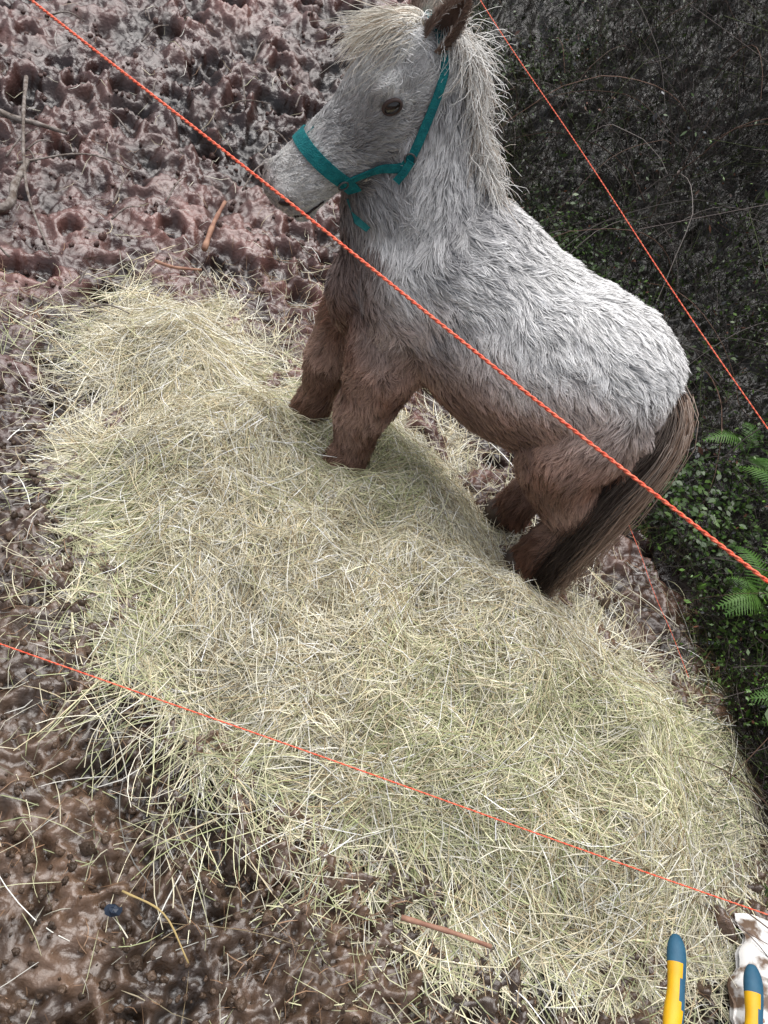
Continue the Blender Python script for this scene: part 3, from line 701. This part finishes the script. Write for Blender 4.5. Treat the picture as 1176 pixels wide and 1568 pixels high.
# ---------------------------------------------------------------- sticks
barkm=mat('bark',(.10,.075,.06),col2=(.27,.24,.22),vscale=60,rough=.8,bump=.5,bscale=150)
pinkm=mat('peeled_wood',(.38,.22,.15),col2=(.24,.12,.085),vscale=40,rough=.7)
def stick(name,pts,r0,r1,m=barkm,n=5):
    pts=[(a_,b_,c_+float(ground_z(np.array([a_]),np.array([b_]),False)[0])) for a_,b_,c_ in pts]
    pp=catmull([Vector(p) for p in pts],n);V=[];F=[];k=len(pp)
    rr=[(r0+(r1-r0)*i/(k-1))*(1+.15*math.sin(i*2.1)) for i in range(k)]
    tube_geo(pp,rr,rr,None,V,F,8);return mesh_obj(name,V,F,m)
stick('fallen_branch',[(-1.66,1.70,.05),(-1.42,1.88,.06),(-1.44,2.0,.07),(-1.48,2.13,.06)],.016,.010)
stick('fallen_branch',[(-1.80,2.28,.05),(-1.63,2.28,.06),(-1.55,2.30,.06),(-1.46,2.33,.05)],.013,.006)
stick('fallen_branch',[(-1.70,2.48,.06),(-1.58,2.27,.07),(-1.40,2.00,.07),(-1.20,1.80,.05)],.007,.003)
stick('fallen_branch',[(-1.5,2.1,.06),(-1.35,2.25,.07),(-1.2,2.3,.05)],.004,.002)
stick('broken_stick',[(-.86,2.12,.04),(-.885,2.24,.045),(-.90,2.36,.04)],.010,.006,pinkm)
stick('broken_stick',[(-.96,1.98,.04),(-.90,1.99,.04),(-.83,2.04,.03)],.006,.004,pinkm)
stick('twig',[(.30,.455,.04),(.40,.46,.05),(.47,.465,.04)],.005,.004,pinkm)
stick('twig',[(-.17,.33,.03),(-.09,.32,.04),(-.02,.27,.03)],.0020,.0014,mat('straw_stalk',(.40,.30,.13)))
stick('twig',[(.98,.52,.05),(1.06,.53,.05),(1.15,.56,.04)],.006,.004,pinkm)
for i in range(34):
    x_,y_=rng.uniform(-1.9,-.7),rng.uniform(1.6,3.4);a_=rng.uniform(0,3.14);l_=rng.uniform(.05,.2)
    stick('twig',[(x_,y_,.03),(x_+l_*.5*math.cos(a_),y_+l_*.5*math.sin(a_)+.01,.05),(x_+l_*math.cos(a_),y_+l_*math.sin(a_)+.02,.03)],.0035,.0015)
N=5200
cx=rng.uniform(-1.3,.75,N);cy=rng.uniform(.0,1.4,N);k2=rng.random(N)<.22;cx[k2]=rng.uniform(-2.2,-.2,k2.sum());cy[k2]=rng.uniform(1.6,4,k2.sum())
ok=(poly_sd(cx,cy)<-.10)&(s_edge(cx,cy)<-.05);cx=cx[ok];cy=cy[ok];N=len(cx);cr_=rng.uniform(.0025,.009,N)*(1+1.0*(rng.random(N)<.03))
tmp=[];tf=[];ell_geo((0,0,0),(Vector((1,0,0)),Vector((0,1,0)),Vector((0,0,1))),(1,1,1),tmp,tf,8,5)
uv=np.array([tuple(v) for v in tmp]);tf=np.array(tf)
VV=uv[None]*(cr_[:,None,None]*rng.uniform(.7,1.3,(N,1,3)))*(1+.18*rng.normal(0,1,(N,len(uv),1)))+np.stack([cx,cy,ground_z(cx,cy)+cr_*.1],1)[:,None]
cc=mix(np.array([.072,.046,.030]),np.array([.074,.040,.034]),(cy>1.5)[:,None]*1.0)*rng.uniform(.6,1.6,N)[:,None]
np_mesh('mud_clods',VV.reshape(-1,3),(tf[None]+np.arange(N)[:,None,None]*len(uv)).reshape(-1,4),mat('clod',attr='col',rough=.4,spec=.5,bump=.5,bscale=200),np.repeat(cc,len(uv),axis=0),smooth=True)

# ---------------------------------------------------------------- shears
yel=mat('handle_yellow',(.72,.41,.01),rough=.4,col2=(.64,.34,.01),vscale=40);blu=mat('handle_grip_blue',(.02,.085,.15),rough=.55,col2=(.03,.11,.18),vscale=50)
steel=mat('steel',(.35,.35,.35),rough=.3)
sh=empty('garden_shears')
def handle(a_,b_,tag):
    A_=Vector(a_);B_=Vector(b_);d=(B_-A_).normalized();sd=Vector((0,0,1)).cross(d).normalized()
    L=.17;n=14;V=[];F=[]
    pp=[A_+d*(L*i/n)+sd*(.006*math.sin(i/n*3.1)) for i in range(n+1)]
    prof=[.008,.0145,.0175,.018,.0175,.0168,.016,.0155,.016,.017,.018,.018,.017,.015,.012]
    tube_geo(pp,[p*.75 for p in prof],prof,sd,V,F,20);o=mesh_obj('handle_'+tag,V,F,yel,sh)
    o.data.materials.append(blu)
    for pl in o.data.polygons:
        c=pl.center;q=(c-A_).dot(d)/L;l=(c-A_-sd*(.006*math.sin(q*3.1))).dot(sd)
        if q<.27 or (l>(.006+.006*math.sin(q*9)) and q<.95): pl.material_index=1
    s_=o.modifiers.new('s','SUBSURF');s_.levels=s_.render_levels=2
    V=[];F=[];bl=[A_+d*(L-.02),A_+d*(L+.03),A_+d*(L+.22)];tube_geo(bl,[.004,.004,.001],[.008,.016,.004],sd,V,F,8);mesh_obj('blade_'+tag,V,F,steel,sh)
handle((.775,.575,.135),(.769,.445,.135),'1')
handle((.930,.580,.125),(.920,.45,.125),'2')
sackm=mat('muddy_white_plastic',(.70,.69,.67),col2=(.14,.09,.06),vscale=22,rough=.45)
sackm.node_tree.nodes['Color Ramp'].color_ramp.elements[0].position=.50;sackm.node_tree.nodes['Color Ramp'].color_ramp.elements[1].position=.60
V=[];F=[];n=24
for k in range(2):
    for j in range(n+1):
        for i in range(n+1):
            u=i/n;v_=j/n;b_=(math.sin(math.pi*u)*math.sin(math.pi*v_))**.4 if 0<i<n and 0<j<n else 0
            zz=.02+ (1-k)*.055*b_+.03*(float(vnoise(np.array([u*7.]),np.array([v_*7.]),seed=500)[0])-.5)*(1-k)
            V.append((.965+.30*u+.014*math.sin(v_*9)+.006*math.sin(v_*31),.40+.31*v_+.012*math.sin(u*10),zz))
o=(n+1)**2
for l in(0,o):
    for j in range(n):
        for i in range(n):
            a_=l+j*(n+1)+i;F.append((a_,a_+1,a_+n+2,a_+n+1))
mesh_obj('feed_sack',V,F,sackm)
V=[];F=[];ell_geo((-.17,.30,.03),(Vector((1,.2,0)).normalized(),Vector((-.2,1,0)).normalized(),Vector((0,0,1))),(.016,.009,.006),V,F,8,5)
V=[v+Vector(rng.normal(0,.0015,3)) for v in V];mesh_obj('plastic_scrap',V,F,mat('blue_plastic',(.02,.03,.05),rough=.4),smooth=False)

# ---------------------------------------------------------------- light, world, camera
EL,AZ=72,0
w=bpy.data.worlds.new('World');scene.world=w;w.use_nodes=True;nt=w.node_tree;bg=nt.nodes['Background']
sky=nt.nodes.new('ShaderNodeTexSky');sky.sky_type='NISHITA';sky.sun_disc=False;sky.sun_elevation=D2R(EL);sky.sun_rotation=D2R(AZ);sky.air_density=1;sky.dust_density=4
hsv=nt.nodes.new('ShaderNodeHueSaturation');hsv.inputs['Saturation'].default_value=.35
nt.links.new(sky.outputs[0],hsv.inputs['Color']);nt.links.new(hsv.outputs[0],bg.inputs['Color']);bg.inputs['Strength'].default_value=.15
sl=bpy.data.lights.new('sun','SUN');sl.energy=3.8;sl.angle=D2R(75);sl.color=(1,.975,.95);so=link(bpy.data.objects.new('sun',sl))
dv=Vector((math.sin(D2R(AZ))*math.cos(D2R(EL)),math.cos(D2R(AZ))*math.cos(D2R(EL)),math.sin(D2R(EL))))
so.rotation_euler=dv.to_track_quat('Z','Y').to_euler();so.location=dv*10
cam=bpy.data.cameras.new('camera');co_=link(bpy.data.objects.new('camera',cam))
th_=D2R(47);ph=D2R(22)
Rv=Vector((1,0,0));U=Vector((0,math.sin(th_),math.cos(th_)));Fv=Vector((0,math.cos(th_),-math.sin(th_)))
ix=Rv*math.cos(ph)+U*math.sin(ph);iy=-Rv*math.sin(ph)+U*math.cos(ph)
M=Matrix((ix,iy,-Fv)).transposed().to_4x4();M.translation=Vector((0,0,1.5));co_.matrix_world=M
cam.sensor_fit='VERTICAL';cam.angle=2*math.atan(784/1178);cam.clip_start=.02;cam.clip_end=400
scene.camera=co_
